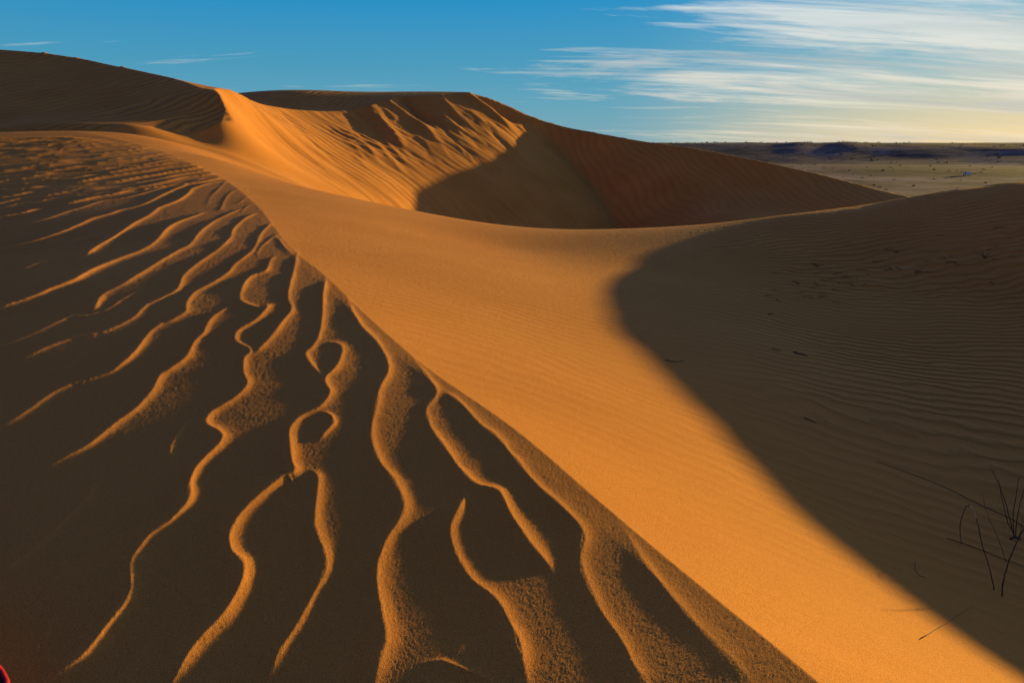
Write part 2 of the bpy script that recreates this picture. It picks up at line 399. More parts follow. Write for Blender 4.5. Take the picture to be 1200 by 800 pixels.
CHUTES = [([(543, 109), (560, 121), (590, 143), (618, 167)], 0.50, 0.75), ([(561, 110), (578, 122), (598, 137), (612, 150)], -0.60, 0.9),
          ([(468, 110), (480, 122), (496, 137), (512, 152)], -0.55, 0.7), ([(452, 116), (468, 128), (488, 141), (508, 158), (524, 176)], 0.20, 0.4),
          ([(515, 112), (530, 128), (556, 152), (580, 176)], 0.14, 0.35),
          ([(430, 122), (446, 140), (462, 160), (478, 182)], 0.25, 0.6), ([(585, 122), (600, 131), (622, 142)], 0.25, 0.6),
          ([(415, 130), (436, 150), (452, 168)], -0.22, 0.6), ([(300, 125), (340, 165), (390, 205), (420, 226)], 0.08, 0.35), ([(330, 132), (370, 170), (425, 215)], -0.10, 0.35)]
_r = random.Random(31)
for k in range(60):
    x0 = _r.uniform(400, 600); y0 = 112 + abs(545 - x0) * 0.06 + _r.uniform(7, 58); L_ = _r.uniform(12, 40)
    CHUTES.append(([(x0, y0), (x0 + L_ * .5 + _r.uniform(-2, 2), y0 + L_ * .48), (x0 + L_, y0 + L_ * _r.uniform(.95, 1.15))], _r.choice((-1, 1)) * _r.uniform(0.04, 0.11), _r.uniform(0.13, 0.30)))
CH = []
for pts, h, w in CHUTES:
    q = catmull(pts, 4); wx, wy = drop(q[:, 0], q[:, 1], tD, 90.0); CH.append((wx, wy, h, w))

def line_relief(x, y):
    """ribs and chutes cut into the slip face along surveyed lines"""
    out = np.zeros_like(x)
    for lx, ly, h, w in CH:
        R = w * 4
        idx = np.where((x > lx.min() - R) & (x < lx.max() + R) & (y > ly.min() - R) & (y < ly.max() + R))[0]
        if len(idx) == 0: continue
        X, Y = x[idx], y[idx]; best = np.full(len(idx), 1e9); al = np.zeros(len(idx)); L = 0
        for i in range(len(lx) - 1):
            dx, dy = lx[i + 1] - lx[i], ly[i + 1] - ly[i]; l2 = dx * dx + dy * dy + 1e-9
            t = np.clip(((X - lx[i]) * dx + (Y - ly[i]) * dy) / l2, 0, 1)
            d = (X - lx[i] - t * dx) ** 2 + (Y - ly[i] - t * dy) ** 2; m = d < best
            best = np.where(m, d, best); al = np.where(m, L + t * math.sqrt(l2), al); L += math.sqrt(l2)
        d = np.sqrt(best) + 0.15 * vnoise(X * 1.2, Y * 1.2, 7)
        out[idx] += h * np.exp(-(np.sqrt(d * d + 0.01) / w) ** 1.3) * sstep(L, L * 0.55, al)
    return out

LASTR = [None]
_fx = drop(np.array([80., 130, 180, 225, 250]), np.array([151., 150, 152, 155, 147]), tCE)
FOOT = (_fx[0], _fx[1])
def terrain(x, y, detail=True):
    """height and the small-ripple phase/strength at world points (1-D arrays)"""
    r = np.hypot(x, y)
    cd = np.full(x.shape, 50.0); al = np.zeros(x.shape); near = np.full(x.shape, -60.0)
    mn = (r < 95) & (y < 76)
    X, Y = x[mn], y[mn]
    c_, a_, qx, qy, zc = crest_dist(X, Y)
    A = tA(X, Y); B = tB(X, Y)
    # each sheet rules on its own side; both are brought to the crest height on the line itself
    wid = np.interp(a_, [0, 8, 25, 45], [0.5, 0.8, 2.0, 3.0])
    fx = np.abs(c_) / wid; mm = fx < 3
    ca = np.zeros_like(X); cb = np.zeros_like(X)
    ca[mm] = (tA(qx[mm], qy[mm]) - zc[mm]) * np.exp(-fx[mm] ** 2)
    cb[mm] = (tB(qx[mm], qy[mm]) - zc[mm]) * np.exp(-fx[mm] ** 2)
    nz = np.where(c_ > 0, B - cb, A - ca)
    if detail:
        m = X > 4
        nz[m] += 0.035 * fbm(X[m] * .7, Y[m] * .7, 611, 3) * sstep(7, 11, X[m])
        # the rough littered patch on the right dune
        lx_ = X - (4.5 + (14.2 - Y) * 0.9)
        hm = (X > 3.5) & (Y > 8) & (Y < 17)
        nz[hm] += (0.020 * fbm(X[hm] * 2.6, Y[hm] * 3.6, 621, 4)) * np.exp(-((Y[hm] - 12.2) / 1.3) ** 2) * sstep(4.0, 6.0, X[hm])
    # beyond the end of the crest line the two sheets run into each other
    e_ = sstep(_seg[-1] - 3.0, _seg[-1], a_) 
    nz = nz * (1 - e_) + 0.5 * (A + B) * e_ * 1.0
    if detail:
        q = (c_ < 0.8) & (np.hypot(X, Y) < 45)
        R = np.zeros_like(X); R[q] = ridges(X[q], Y[q])
        soft = sstep(8, 12, Y) * sstep(24, 15, Y)
        lo = -0.10 - 0.0 * soft; hi = 0.02 + 0.45 * soft
        fade = 1 - np.clip((c_ - lo) / (hi - lo), 0, 1)
        R = R * fade * sstep(42, 28, np.hypot(X, Y))
        nz = nz + R; LASTR[0] = np.zeros_like(x); LASTR[0][mn] = R
    near[mn] = nz; cd[mn] = c_; al[mn] = a_
    CE = tCE(x, y); D = tD(x, y)
    if detail:
        # broken wind bumps along the foot of the left dune
        bx, by = FOOT
        bd = np.full(x.shape, 99.0)
        q = (y > 24) & (y < 42) & (x < -8) & (x > -34)
        for i in range(len(bx) - 1):
            dx, dy = bx[i + 1] - bx[i], by[i + 1] - by[i]
            t = np.clip(((x[q] - bx[i]) * dx + (y[q] - by[i]) * dy) / (dx * dx + dy * dy), 0, 1)
            bd[q] = np.minimum(bd[q], np.hypot(x[q] - bx[i] - t * dx, y[q] - by[i] - t * dy))
        wv = 0.8 * fbm(x * .5, y * .5, 401, 3)
        CE = CE + sstep(2.0, 0.4, bd) * 0.085 * (np.sin(6.283 * (x * 0.80 + y * .25 + wv) / 0.95) * (0.6 + 0.7 * vnoise(x * .9, y * 1.3, 411)) + 0.6)
        # avalanche chutes down the slip face, ribs and gullies in its upper right
        s = x * 0.86 - y * 0.51; c = x * 0.51 + y * 0.86          # down the slope, across it
        cc = c + 0.35 * vnoise(s * .16, c * .16, 3)
        st = fbm(cc * 0.9, s * 0.06, 60, 5, 0.62)
        up = sstep(33.0, 37.5, c - 0.10 * s + 1.2 * vnoise(s * .2, c * .2, 77))      # right-hand part
        D = D + sstep(24, 29, c) * (1 - 0.5 * up) * 0.060 * st
        patch = sstep(-0.15, 0.25, fbm(s * 0.13 + 3, c * 0.13, 95, 2))
        gl = 1 - np.abs(fbm(cc * 0.30, s * 0.07, 81, 3, 0.55))
        D = D + up * 0.16 * (gl - 0.72) * (0.4 + 0.6 * patch)
        rb = np.sin(cc * 8.5 + 1.6 * fbm(s * .5, c * .5, 91, 3)) * (0.6 + 0.4 * vnoise(c * 1.1, s * 0.4, 99))
        D = D + up * 0.046 * rb * (0.35 + 0.65 * patch)
        D = D + line_relief(x, y)
    Fb_ = tFb(x, y)
    far1 = smin(CE, D, 0.06)
    far1 = smin(far1, Fb_ + 14 * sstep(-3, -12, x), 0.15)
    Fr = smin(tF(x, y), Fb_, 0.22)
    if detail:
        for kx, ky, kd, kh in KNOBS:
            far1 = far1 + kh * np.exp(-((x - kx) ** 2 + (y - ky) ** 2) / kd ** 2)
        Fr = Fr + 0.035 * vnoise(x * 1.9, y * 0.5, 33) * sstep(55, 62, y)
    far = smax(far1, Fr, 0.35)
    wfar = sstep(27.5, 31.5, y + 0.0 * x) 
    side = sstep(75, 62, -x) * sstep(80, 68, x)
    far = PLAIN - 3 + (far - PLAIN + 3) * side
    far = np.where(y < 24, -60, far)
    far = far - (1 - wfar) * 3.0
    lim = sstep(75, 48, y)                       # near sheets die out behind
    rad = sstep(120, 45, r)
    near = PLAIN - 2 + (near - PLAIN + 2) * rad * lim
    k = 0.35 * sstep(20, 30, y) + 1e-4
    z = smax(near, far, 0.05 + k * sstep(0, -14, x))
    farm = sstep(120, 105, r)
    z = PLAIN - 1 + (z - PLAIN + 1) * farm
    # desert plain with a low scrubby plateau on the horizon
    pl = PLAIN + 0.25 * fbm(x / 40, y / 40, 5, 4) * sstep(60, 200, r) + 0.5 * fbm(x / 160, y / 160, 6, 3) * sstep(150, 350, r)
    edge = 455 + 35 * fbm(x / 260, y / 260, 21, 3) 
    rise = 0.5 * (np.clip((r - edge) / 190, 0, 1) + sstep(0, 190, r - edge))
    top = 11.6 + 0.5 * fbm(x / 150, y / 150, 25, 4) + 0.35 * fbm(x / 40, y / 40, 26, 3)
    hx = x / np.maximum(r, 1)
    kn = np.exp(-((np.degrees(np.arctan2(x, y)) - 22.0) / 1.3) ** 2) + 0.9 * np.exp(-((np.degrees(np.arctan2(x, y)) - 25.2) / 1.2) ** 2)
    top = top + 1.6 * kn * sstep(700, 620, r)
    pl = pl + rise * top
    pl = pl - sstep(1500, 9000, r) * 0.0
    z = smax(z, pl, 0.25)
    return z, cd, al, near, far, far1, Fr, CE, D, pl

# ------------------------------------------------------------------ the mesh grid: finer near the camera and inside the view
import os
Q = float(os.environ.get('SCENE_Q', '1'))
def angles(step):
    a = list(np.arange(-44.5, 44.5001, step))
    return np.radians(np.array(a))
def rings(r0, r1, ratio):
    n = int(math.log(r1 / r0) / math.log(1 + ratio)) + 1
    return np.exp(np.linspace(math.log(r0), math.log(r1), n))
R_SPLIT = 120.0
fov = angles(0.1 * Q)
side_a = np.radians(np.r_[np.arange(-180, -60, 4.0), np.arange(-60, -44.6, 1.0)])
side_b = -side_a[::-1]
ang_near = np.r_[side_a, fov, side_b][:-1]          # closed circle
rad_near = np.r_[rings(0.15, 1.0, 0.06)[:-1], rings(1.0, 1.25, 0.01 * Q)[:-1], rings(1.25, 4.5, 0.0032 * Q)[:-1], rings(4.5, 29, 0.0054 * Q)[:-1], rings(29, 71, 0.0026 * Q)[:-1], rings(71, R_SPLIT, 0.009 * Q)]
ang_far = np.r_[np.radians(np.arange(-180, -46, 4.0)), np.radians(np.arange(-44.5, 44.51, 0.25)), np.radians(np.arange(46, 180, 4.0))]
rad_far = np.r_[rings(R_SPLIT, 800, 0.006)[:-1], rings(800, 30000, 0.05)]

def grid(ang, rad):
    a, r = np.meshgrid(ang, rad)
    return (np.sin(a) * r).ravel(), (np.cos(a) * r).ravel()

def faces_of(na, nr):
    i = np.arange(nr - 1)[:, None] * na; j = np.arange(na)[None]
    j2 = (j + 1) % na
    return np.stack([i + j, i + na + j, i + na + j2, i + j2], -1).reshape(-1, 4)

def mesh_from(name, V, F, mat, attrs=None, smooth=True):
    me = bpy.data.meshes.new(name)
    me.vertices.add(len(V)); me.vertices.foreach_set('co', np.asarray(V, np.float32).ravel())
    me.loops.add(F.size); me.loops.foreach_set('vertex_index', F.astype(np.int32).ravel())
    me.polygons.add(len(F)); me.polygons.foreach_set('loop_start', (np.arange(len(F)) * F.shape[1]).astype(np.int32))
    me.polygons.foreach_set('loop_total', np.full(len(F), F.shape[1], np.int32))
    me.update(calc_edges=True)
    me.polygons.foreach_set('use_smooth', np.full(len(F), smooth))
    for k, v in (attrs or {}).items():
        at = me.attributes.new(k, 'FLOAT', 'POINT'); at.data.foreach_set('value', np.asarray(v, np.float32))
    me.materials.append(mat)
    o = bpy.data.objects.new(name, me); C.collection.objects.link(o)
    return o

def sub(V, F, keep, attrs):
    F = F[keep]; u, inv = np.unique(F, return_inverse=True)
    return V[u], inv.reshape(F.shape), {k: v[u] for k, v in attrs.items()}

# ------------------------------------------------------------------ materials
def sand_material():
    m = bpy.data.materials.new('sand'); m.use_nodes = True
    nt = m.node_tree; n, l = nt.nodes, nt.links; n.clear()
    out = N(n, 'ShaderNodeOutputMaterial'); bs = N(n, 'ShaderNodeBsdfPrincipled')
    l.new(bs.outputs[0], out.inputs[0])
    bs.inputs['Roughness'].default_value = 0.95
    bs.inputs['Specular IOR Level'].default_value = 0.25
    geo = N(n, 'ShaderNodeNewGeometry'); pos = geo.outputs['Position']
    def noise(scale, detail=2, rough=0.5, dist=0.0):
        t = N(n, 'ShaderNodeTexNoise', ins={'Scale': scale, 'Detail': detail, 'Roughness': rough, 'Distortion': dist})
        l.new(pos, t.inputs['Vector']); return t.outputs[0]
    big = noise(0.35, 4); grain = noise(380, 1); grain2 = noise(150, 2)
    base = ramp(n, l, big, [(0.3, (0.64, 0.232, 0.040)), (0.7, (0.74, 0.285, 0.056))])
    g = ramp(n, l, grain, [(0.30, (0.55, 0.50, 0.46)), (0.5, (1, 1, 1)), (0.72, (1.35, 1.4, 1.5))])
    col = mixc(n, l, 1.0, base, g, 'MULTIPLY')
    COLHOOK = col
    # grain relief near, wind ripples carried as a phase on the surface
    ph = N(n, 'ShaderNodeAttribute', attribute_name='ripple_phase'); am = N(n, 'ShaderNodeAttribute', attribute_name='ripple_height')
    sn = M2(n, l, 'SINE', ph.outputs['Fac'])
    sn2 = M2(n, l, 'SINE', M2(n, l, 'MULTIPLY_ADD', ph.outputs['Fac'], 2.0, 0.9))
    w = M2(n, l, 'MULTIPLY_ADD', sn2, 0.22, sn)
    h = M2(n, l, 'MULTIPLY', w, am.outputs['Fac'])
    cl = N(n, 'ShaderNodeAttribute', attribute_name='crest_light')
    tone = M2(n, l, 'MULTIPLY_ADD', M2(n, l, 'MULTIPLY', h, 6.0), 1.0, 0.92)  # light and shade of the small ripples painted into the sand colour
    tone = M2(n, l, 'ADD', tone, M2(n, l, 'MULTIPLY', cl.outputs['Fac'], 12.0))  # ridge crests painted lighter, as if catching light
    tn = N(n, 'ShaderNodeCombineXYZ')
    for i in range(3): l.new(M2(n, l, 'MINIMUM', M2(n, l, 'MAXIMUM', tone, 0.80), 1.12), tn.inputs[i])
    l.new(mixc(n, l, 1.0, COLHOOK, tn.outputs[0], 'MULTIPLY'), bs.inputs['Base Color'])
    h = M2(n, l, 'ADD', h, M2(n, l, 'MULTIPLY', grain, 0.0018))
    h = M2(n, l, 'ADD', h, M2(n, l, 'MULTIPLY', grain2, 0.0010))
    h = M2(n, l, 'ADD', h, M2(n, l, 'MULTIPLY', noise(9, 3), 0.0025))
    b = N(n, 'ShaderNodeBump'); b.inputs['Strength'].default_value = 1.0; b.inputs['Distance'].default_value = 1.0
    l.new(h, b.inputs['Height']); l.new(b.outputs[0], bs.inputs['Normal'])
    return m

def plain_material():
    m = bpy.data.materials.new('desert_floor'); m.use_nodes = True
    nt = m.node_tree; n, l = nt.nodes, nt.links; n.clear()
    out = N(n, 'ShaderNodeOutputMaterial'); bs = N(n, 'ShaderNodeBsdfPrincipled')
    l.new(bs.outputs[0], out.inputs[0]); bs.inputs['Roughness'].default_value = 1.0
    bs.inputs['Specular IOR Level'].default_value = 0.05
    geo = N(n, 'ShaderNodeNewGeometry'); pos = geo.outputs['Position']
    def noise(scale, detail=2, rough=0.5, dist=0.0):
        t = N(n, 'ShaderNodeTexNoise', ins={'Scale': scale, 'Detail': detail, 'Roughness': rough, 'Distortion': dist})
        l.new(pos, t.inputs['Vector']); return t.outputs[0]
    a = noise(0.012, 5, 0.6, 0.8); b_ = noise(0.22, 7, 0.7)
    c1 = ramp(n, l, a, [(0.35, (0.13, 0.088, 0.09)), (0.5, (0.19, 0.124, 0.14)), (0.66, (0.34, 0.24, 0.28))])
    c2 = ramp(n, l, b_, [(0.35, (0.45, 0.45, 0.42)), (0.6, (1.1, 1.08, 1.0))])
    l.new(mixc(n, l, 1.0, c1, c2, 'MULTIPLY'), bs.inputs['Base Color'])
    b = N(n, 'ShaderNodeBump'); b.inputs['Strength'].default_value = 1.0; b.inputs['Distance'].default_value = 1.0
    l.new(M2(n, l, 'MULTIPLY', b_, 0.15), b.inputs['Height']); l.new(b.outputs[0], bs.inputs['Normal'])
    return m
SAND = sand_material(); FLOOR = plain_material()

def structure(o): o['kind'] = 'structure'; return o

def ripple_field(x, y, z, cd, near, far, far1, Fr, CE, D):
    """phase (radians) and height (m) of the small wind ripples"""
    ph = np.zeros_like(x); am = np.zeros_like(x)
    isnear = near > far + 0.02
    g = isnear & (cd > 0)
    # lit face and right dune: fine ripples
    X, Y = x[g], y[g]
    wv = 0.42 * fbm(X * 0.28, Y * 0.28, 301, 3) + 0.035 * vnoise(X * 1.7, Y * 1.7, 305) + 0.05 * fbm(X * 4, Y * 4, 311, 2)
    ds = sstep(1.2, 4.5, X - 0.18 * (Y - 6))     # how far over onto the right dune
    ph[g] = 2 * math.pi * (Y * 0.94 + X * 0.22 + wv) / 0.20
    am[g] = (0.0012 * (0.4 + 0.6 * sstep(-0.4, 0.5, vnoise(X * .35, Y * .35, 322))) + 0.0180 * ds * (0.6 + 0.4 * vnoise(X * .6, Y * .6, 320))) * sstep(2.0, 5.0, Y)
    # far faces
    f = ~isnear
    X, Y = x[f], y[f]
    wv = 1.0 * fbm(X * 0.12, Y * 0.12, 331, 3) + 0.08 * fbm(X * 1.2, Y * 1.2, 341, 2)
    isF = Fr[f] > far1[f]
    isCE = (CE[f] < D[f]) & ~isF
    p = 2 * math.pi * (X * 0.9 + Y * 0.25 + wv) / 0.62
    pce = 2 * math.pi * (X * 0.55 - Y * 0.35 + wv) / 0.45
    ph[f] = np.where(isF, p, pce)
    am[f] = np.where(isF, 0.008, np.where(isCE, np.where(X > -20.5 + 0 * X, 0.030, 0.012), 0.0)) * sstep(0.0, 0.5, np.abs(Fr[f] - far1[f]))
    am[f] *= np.where(isF, 1.0, sstep(0, 0.25, np.abs(CE[f] - D[f])))
    am *= sstep(0.0, 0.4, np.abs(near - far))
    am *= np.where(isnear, sstep(0.0, 0.3, np.abs(cd)), 1.0)
    return ph, am

# near and middle ground
x, y = grid(ang_near, rad_near)
z, cd, al, near, far, far1, Fr, CE, D, pl = terrain(x, y)
CREST_LIGHT = LASTR[0]
r_ = np.hypot(x, y)
gr = rng.normal(0, 1, len(x)) * (0.00020 + 0.00006 * np.minimum(r_, 12)) * sstep(40, 14, r_) * sstep(0.9, 1.2, r_)
z = z + gr + 0.0002 * vnoise(x * 60, y * 60, 501) * sstep(10, 5, r_)
ph, am = ripple_field(x, y, z, cd, near, far, far1, Fr, CE, D)
V = np.c_[x, y, z]
F = faces_of(len(ang_near), len(rad_near))
fy = (y[F].mean(1) > 25) & (far[F].mean(1) > near[F].mean(1))
attrs = {'ripple_phase': ph, 'ripple_height': am, 'crest_light': CREST_LIGHT}
for nm, keep in (('near_dune', ~fy), ('far_dune', fy)):
    v, f, a = sub(V, F, keep, attrs)
    structure(mesh_from(nm, v, f, SAND, a))
# desert plain and plateau
x, y = grid(ang_far, rad_far)
z = terrain(x, y, False)[0]
structure(mesh_from('desert_plain', np.c_[x, y, z], faces_of(len(ang_far), len(rad_far)), FLOOR))

# ------------------------------------------------------------------ things lying and growing on the sand
def simple(name, col, rough=0.9, var=0.3, scale=40.0):
    m = bpy.data.materials.new(name); m.use_nodes = True
    nt = m.node_tree; n, l = nt.nodes, nt.links; bs = n['Principled BSDF']
    bs.inputs['Roughness'].default_value = rough
    tc = N(n, 'ShaderNodeTexCoord')
    t = N(n, 'ShaderNodeTexNoise', ins={'Scale': scale, 'Detail': 3}); l.new(tc.outputs['Object'], t.inputs['Vector'])
    a = tuple(c * (1 - var) for c in col); b = tuple(c * (1 + var) for c in col)
    l.new(ramp(n, l, t.outputs[0], [(0.3, a), (0.7, b)]), bs.inputs['Base Color'])
    return m
BARK = simple('dry_bark', (0.07, 0.045, 0.032)); STRAW = simple('bleached_straw', (0.55, 0.45, 0.30)); TAN = simple('dry_tan_stem', (0.20, 0.12, 0.065))
LEAF = simple('shrub_leaf', (0.05, 0.052, 0.030), scale=3.0)

def ground(px, py, tmax=70.0):
    f = lambda X, Y: terrain(X.ravel(), Y.ravel())[0].reshape(X.shape)
    X, Y = drop(np.atleast_1d(np.array(px, float)), np.atleast_1d(np.array(py, float)), f, tmax)
    return X, Y, terrain(X, Y)[0]
def height_at(x, y): return terrain(np.atleast_1d(np.array(x, float)), np.atleast_1d(np.array(y, float)))[0]

def tube_data(path, r0, r1, sides=6):
    path = np.array(path, float); n = len(path); V = []; F = []
    T = np.gradient(path, axis=0); T /= np.linalg.norm(T, axis=1)[:, None] + 1e-9
    for i in range(n):
        a = np.cross(T[i], (0.13, 0.2, 1.0)); a /= np.linalg.norm(a) + 1e-9; b = np.cross(T[i], a)
        r = r0 + (r1 - r0) * i / (n - 1)
        for k in range(sides):
            w = 2 * math.pi * k / sides
            V.append(path[i] + r * (math.cos(w) * a + math.sin(w) * b))
    for i in range(n - 1):
        for k in range(sides):
            k2 = (k + 1) % sides
            F.append((i * sides + k, i * sides + k2, (i + 1) * sides + k2, (i + 1) * sides + k))
    V.append(path[0]); V.append(path[-1]); c0, c1 = len(V) - 2, len(V) - 1
    for k in range(sides):
        k2 = (k + 1) % sides
        F.append((c0, k2, k)); F.append((c1, (n - 1) * sides + k, (n - 1) * sides + k2))
    return V, F

def pymesh(name, V, F, mat, parent=None, smooth=True, origin=None):
    V = np.array(V, float); o0 = np.array(origin if origin is not None else (0, 0, 0), float)
    me = bpy.data.meshes.new(name); me.from_pydata([tuple(v) for v in V - o0], [], F); me.update()
    for p in me.polygons: p.use_smooth = smooth
    me.materials.append(mat)
    o = bpy.data.objects.new(name, me); C.collection.objects.link(o)
    if parent is not None: o.parent = parent
    else: o.location = tuple(o0)
    return o

def thing(o, label, cat, group=None):
    o['label'] = label; o['category'] = cat
    if group: o['group'] = group
    return o

def empty(name, loc):
    o = bpy.data.objects.new(name, None); o.empty_display_size = 0.1; C.collection.objects.link(o); o.location = tuple(loc); return o

def stalk_path(pix, Y0, Y1=None):
    """surveyed outline of a stalk standing between two depths"""
    Y1 = Y0 if Y1 is None else Y1
    p = np.array(pix, float); d = np.r_[0, np.cumsum(np.hypot(*np.diff(p, axis=0).T))]; d /= d[-1]
    w = np.array([P(a, b, Y0 + (Y1 - Y0) * t) for (a, b), t in zip(p, d)])
    w = catmull(w, 4)
    w[1:-1] += rng.normal(0, 0.0016, (len(w) - 2, 3))
    return w

def lying_path(pix, lift=0.004):
    q = catmull(np.array(pix, float), 3)
    X, Y, Z = ground(q[:, 0], q[:, 1])
    return np.c_[X, Y, Z + lift + np.abs(rng.normal(0, 0.002, len(X)))]

# dry plant at the lower right: a clump of bare stalks growing out of the sand
gx_, gy_, gz_ = ground([1174, 1165, 1127, 1190, 1185, 1180, 1196], [698, 691, 637, 630, 619, 658, 640])
def base_loc(i): return np.array((gx_[i], gy_[i], gz_[i]))
b0 = base_loc(0)
e = empty('dry_stalk', b0)
pth = stalk_path([(1174, 698.5), (1176, 680), (1180, 664), (1192, 634), (1201, 617), (1214, 590), (1224, 560)], gy_[0], gy_[0] + 0.03)
V_, F_ = tube_data(pth, 0.0042, 0.0022); pymesh('stalk', V_, F_, BARK, e, origin=b0)
V_, F_ = tube_data(stalk_path([(1192, 634), (1196, 622), (1198, 606)], gy_[0], gy_[0] - 0.05), 0.0022, 0.001); pymesh('twig', V_, F_, BARK, e, origin=b0)
thing(e, 'dark forked dry stalk standing in shaded sand, nearest the lower right edge', 'dead plant')

b1 = base_loc(1)
e = empty('bent_stalk', b1)
V_, F_ = tube_data(stalk_path([(1165, 692), (1159, 664), (1150, 634), (1144, 607)], gy_[1], gy_[1] + 0.10), 0.0030, 0.0024); pymesh('stalk', V_, F_, BARK, e, origin=b1)
V_, F_ = tube_data(stalk_path([(1144, 607), (1141, 599), (1137, 592)], gy_[1] + 0.10, gy_[1] + 0.13), 0.0030, 0.0026)
o = pymesh('bleached_stalk', V_, F_, STRAW, e, origin=b1); o['label'] = 'pale bleached stretch of the stalk'
V_, F_ = tube_data(stalk_path([(1137, 592), (1131, 595), (1125, 616), (1127, 637.5)], gy_[1] + 0.13, gy_[2]), 0.0026, 0.0022); pymesh('drooping_tip', V_, F_, BARK, e, origin=b1)
thing(e, 'thin stalk bent over like a hairpin with a bleached pale stretch at its top', 'dead plant')

e = empty('stalk_clump', base_loc(3))
for pix, ya in (([(1189.5, 630), (1180, 595), (1171, 568), (1162, 550)], 3), ([(1185, 620), (1180, 608), (1172, 574), (1170, 562)], 4), ([(1188, 629), (1188, 600), (1192, 574), (1194, 560)], 3), ([(1190, 630), (1192, 607), (1198, 580), (1206, 560)], 3)):
    V_, F_ = tube_data(stalk_path(pix, gy_[ya], gy_[ya] + 0.05), 0.0036, 0.0016); pymesh('stalk', V_, F_, BARK, e, origin=base_loc(3))
V_, F_ = tube_data(lying_path([(1184, 632), (1190, 630), (1196, 632)], 0.004), 0.008, 0.006); pymesh('root_crown', V_, F_, BARK, e, origin=base_loc(3))
thing(e, 'clump of four upright bare stalks spreading from one root in shaded sand', 'dead plant')

p_ = stalk_path([(1180, 659), (1171, 634), (1159, 607), (1150, 577)], gy_[5], gy_[5] + 0.04)
V_, F_ = tube_data(p_, 0.0024, 0.0010); thing(pymesh('thin_stalk', V_, F_, TAN, origin=p_[0]), 'faint thin tan stalk leaning left between the hairpin stalk and the clump', 'dead plant')
gX, gY, gZ = ground([1027, 1240], [540.5, 650])
q_ = catmull(np.array([(1027, 540.5), (1054, 550), (1090, 563), (1120, 577), (1150, 592), (1180, 605), (1200, 617), (1240, 640)], float), 3)
gX, gY, gZ = ground(q_[:, 0], q_[:, 1]); f_ = 1 - 0.035 * np.sin(np.linspace(0, math.pi, len(q_))) - 0.001
p_ = np.c_[gX * f_, gY * f_, gZ * f_]; p_[1:] += rng.normal(0, 0.0015, (len(p_) - 1, 3))
V_, F_ = tube_data(p_, 0.0018, 0.0050); thing(pymesh('long_branch', V_, F_, BARK, origin=p_[0]), 'long thin dark branch reaching left across the shaded sand above the stalks', 'branch')

def lie(pix, r, mat, label, nm='twig', grp=None, lift=0.003):
    p_ = lying_path(pix, lift); V_, F_ = tube_data(p_, r, r * 0.5)
    return thing(pymesh(nm, V_, F_, mat, origin=p_[0]), label, 'twig', grp)
lie([(1110, 631), (1138, 640), (1168, 652), (1200, 664)], 0.0028, BARK, 'straight twig half buried in shaded sand behind the forked stalk')
lie([(1073, 658), (1072, 667), (1078, 675), (1085, 677)], 0.0016, BARK, 'tiny curled twig right at the shadow edge of the lit sand')
lie([(1078, 749), (1108, 731), (1141, 710)], 0.0020, TAN, 'twig lying across the shadow edge, half on sunlit sand at the lower right')
lie([(942, 489.5), (948, 492), (956, 496)], 0.006, BARK, 'short dark twig alone on shaded sand just right of the shadow edge')
lie([(780, 422), (790, 424), (801, 423)], 0.006, TAN, 'short tan twig on the sunlit sand at the shadow edge')
lie([(930, 413), (937, 415), (946, 417)], 0.013, BARK, 'stubby dark twig in the middle of the shaded trough')
lie([(905, 409), (916, 411)], 0.007, BARK, 'small twig left of the stubby dark twig in the shaded trough')

# litter of dead twigs on the shaded face of the right dune
lr = random.Random(21)
LIT = 'dead twigs littering the shaded dune face'
for k in range(55):
    f = lr.random() ** 0.8
    cx_ = 895 + 300 * f; cy_ = 352 - 64 * f ** 0.9 + lr.gauss(0, 11)
    ln = lr.uniform(4, 13); an = lr.uniform(-0.45, 0.15) + lr.choice((0, 0, 0, 1.0))
    pix = [(cx_ + ln * t * math.cos(an), cy_ + ln * t * math.sin(an) * 0.5 + lr.uniform(-.5, .5)) for t in (-0.5, 0, 0.5)]
    lie(pix, lr.uniform(0.003, 0.007), BARK if lr.random() < .8 else TAN, 'small dead twig lying among others on the shaded dune face', 'dead_twig', LIT, 0.006)

def tuft(px, py, n, h, label, mat):
    X, Y, Z = ground([px], [py]); b = np.array((X[0], Y[0], Z[0])); e = empty('dry_tuft', b)
    for i in range(n):
        a = lr.uniform(0, 6.28); l_ = h * lr.uniform(0.25, 0.8); sp = lr.uniform(0.3, 1.8)
        p = [b + np.array((math.cos(a) * sp * l_ * t, math.sin(a) * sp * l_ * t, l_ * (t - 0.35 * t * t * sp))) for t in (0, .35, .7, 1.0)]
        V_, F_ = tube_data(p, 0.0035, 0.0015, 5); pymesh('stem', V_, F_, mat, e, origin=b)
    return thing(e, label, 'dead plant')
tuft(1154, 303, 16, 0.30, 'dry reddish tuft of bare stems at the right end of the twig litter', TAN)
tuft(958, 312, 9, 0.22, 'sparse dark tuft of bare stems at the left end of the twig litter', BARK)
tuft(1050, 296, 8, 0.16, 'small sparse tuft of bare stems in the middle of the twig litter', BARK)
tuft(935, 333, 7, 0.14, 'low dark tuft of stems at the lower left of the twig litter', BARK)

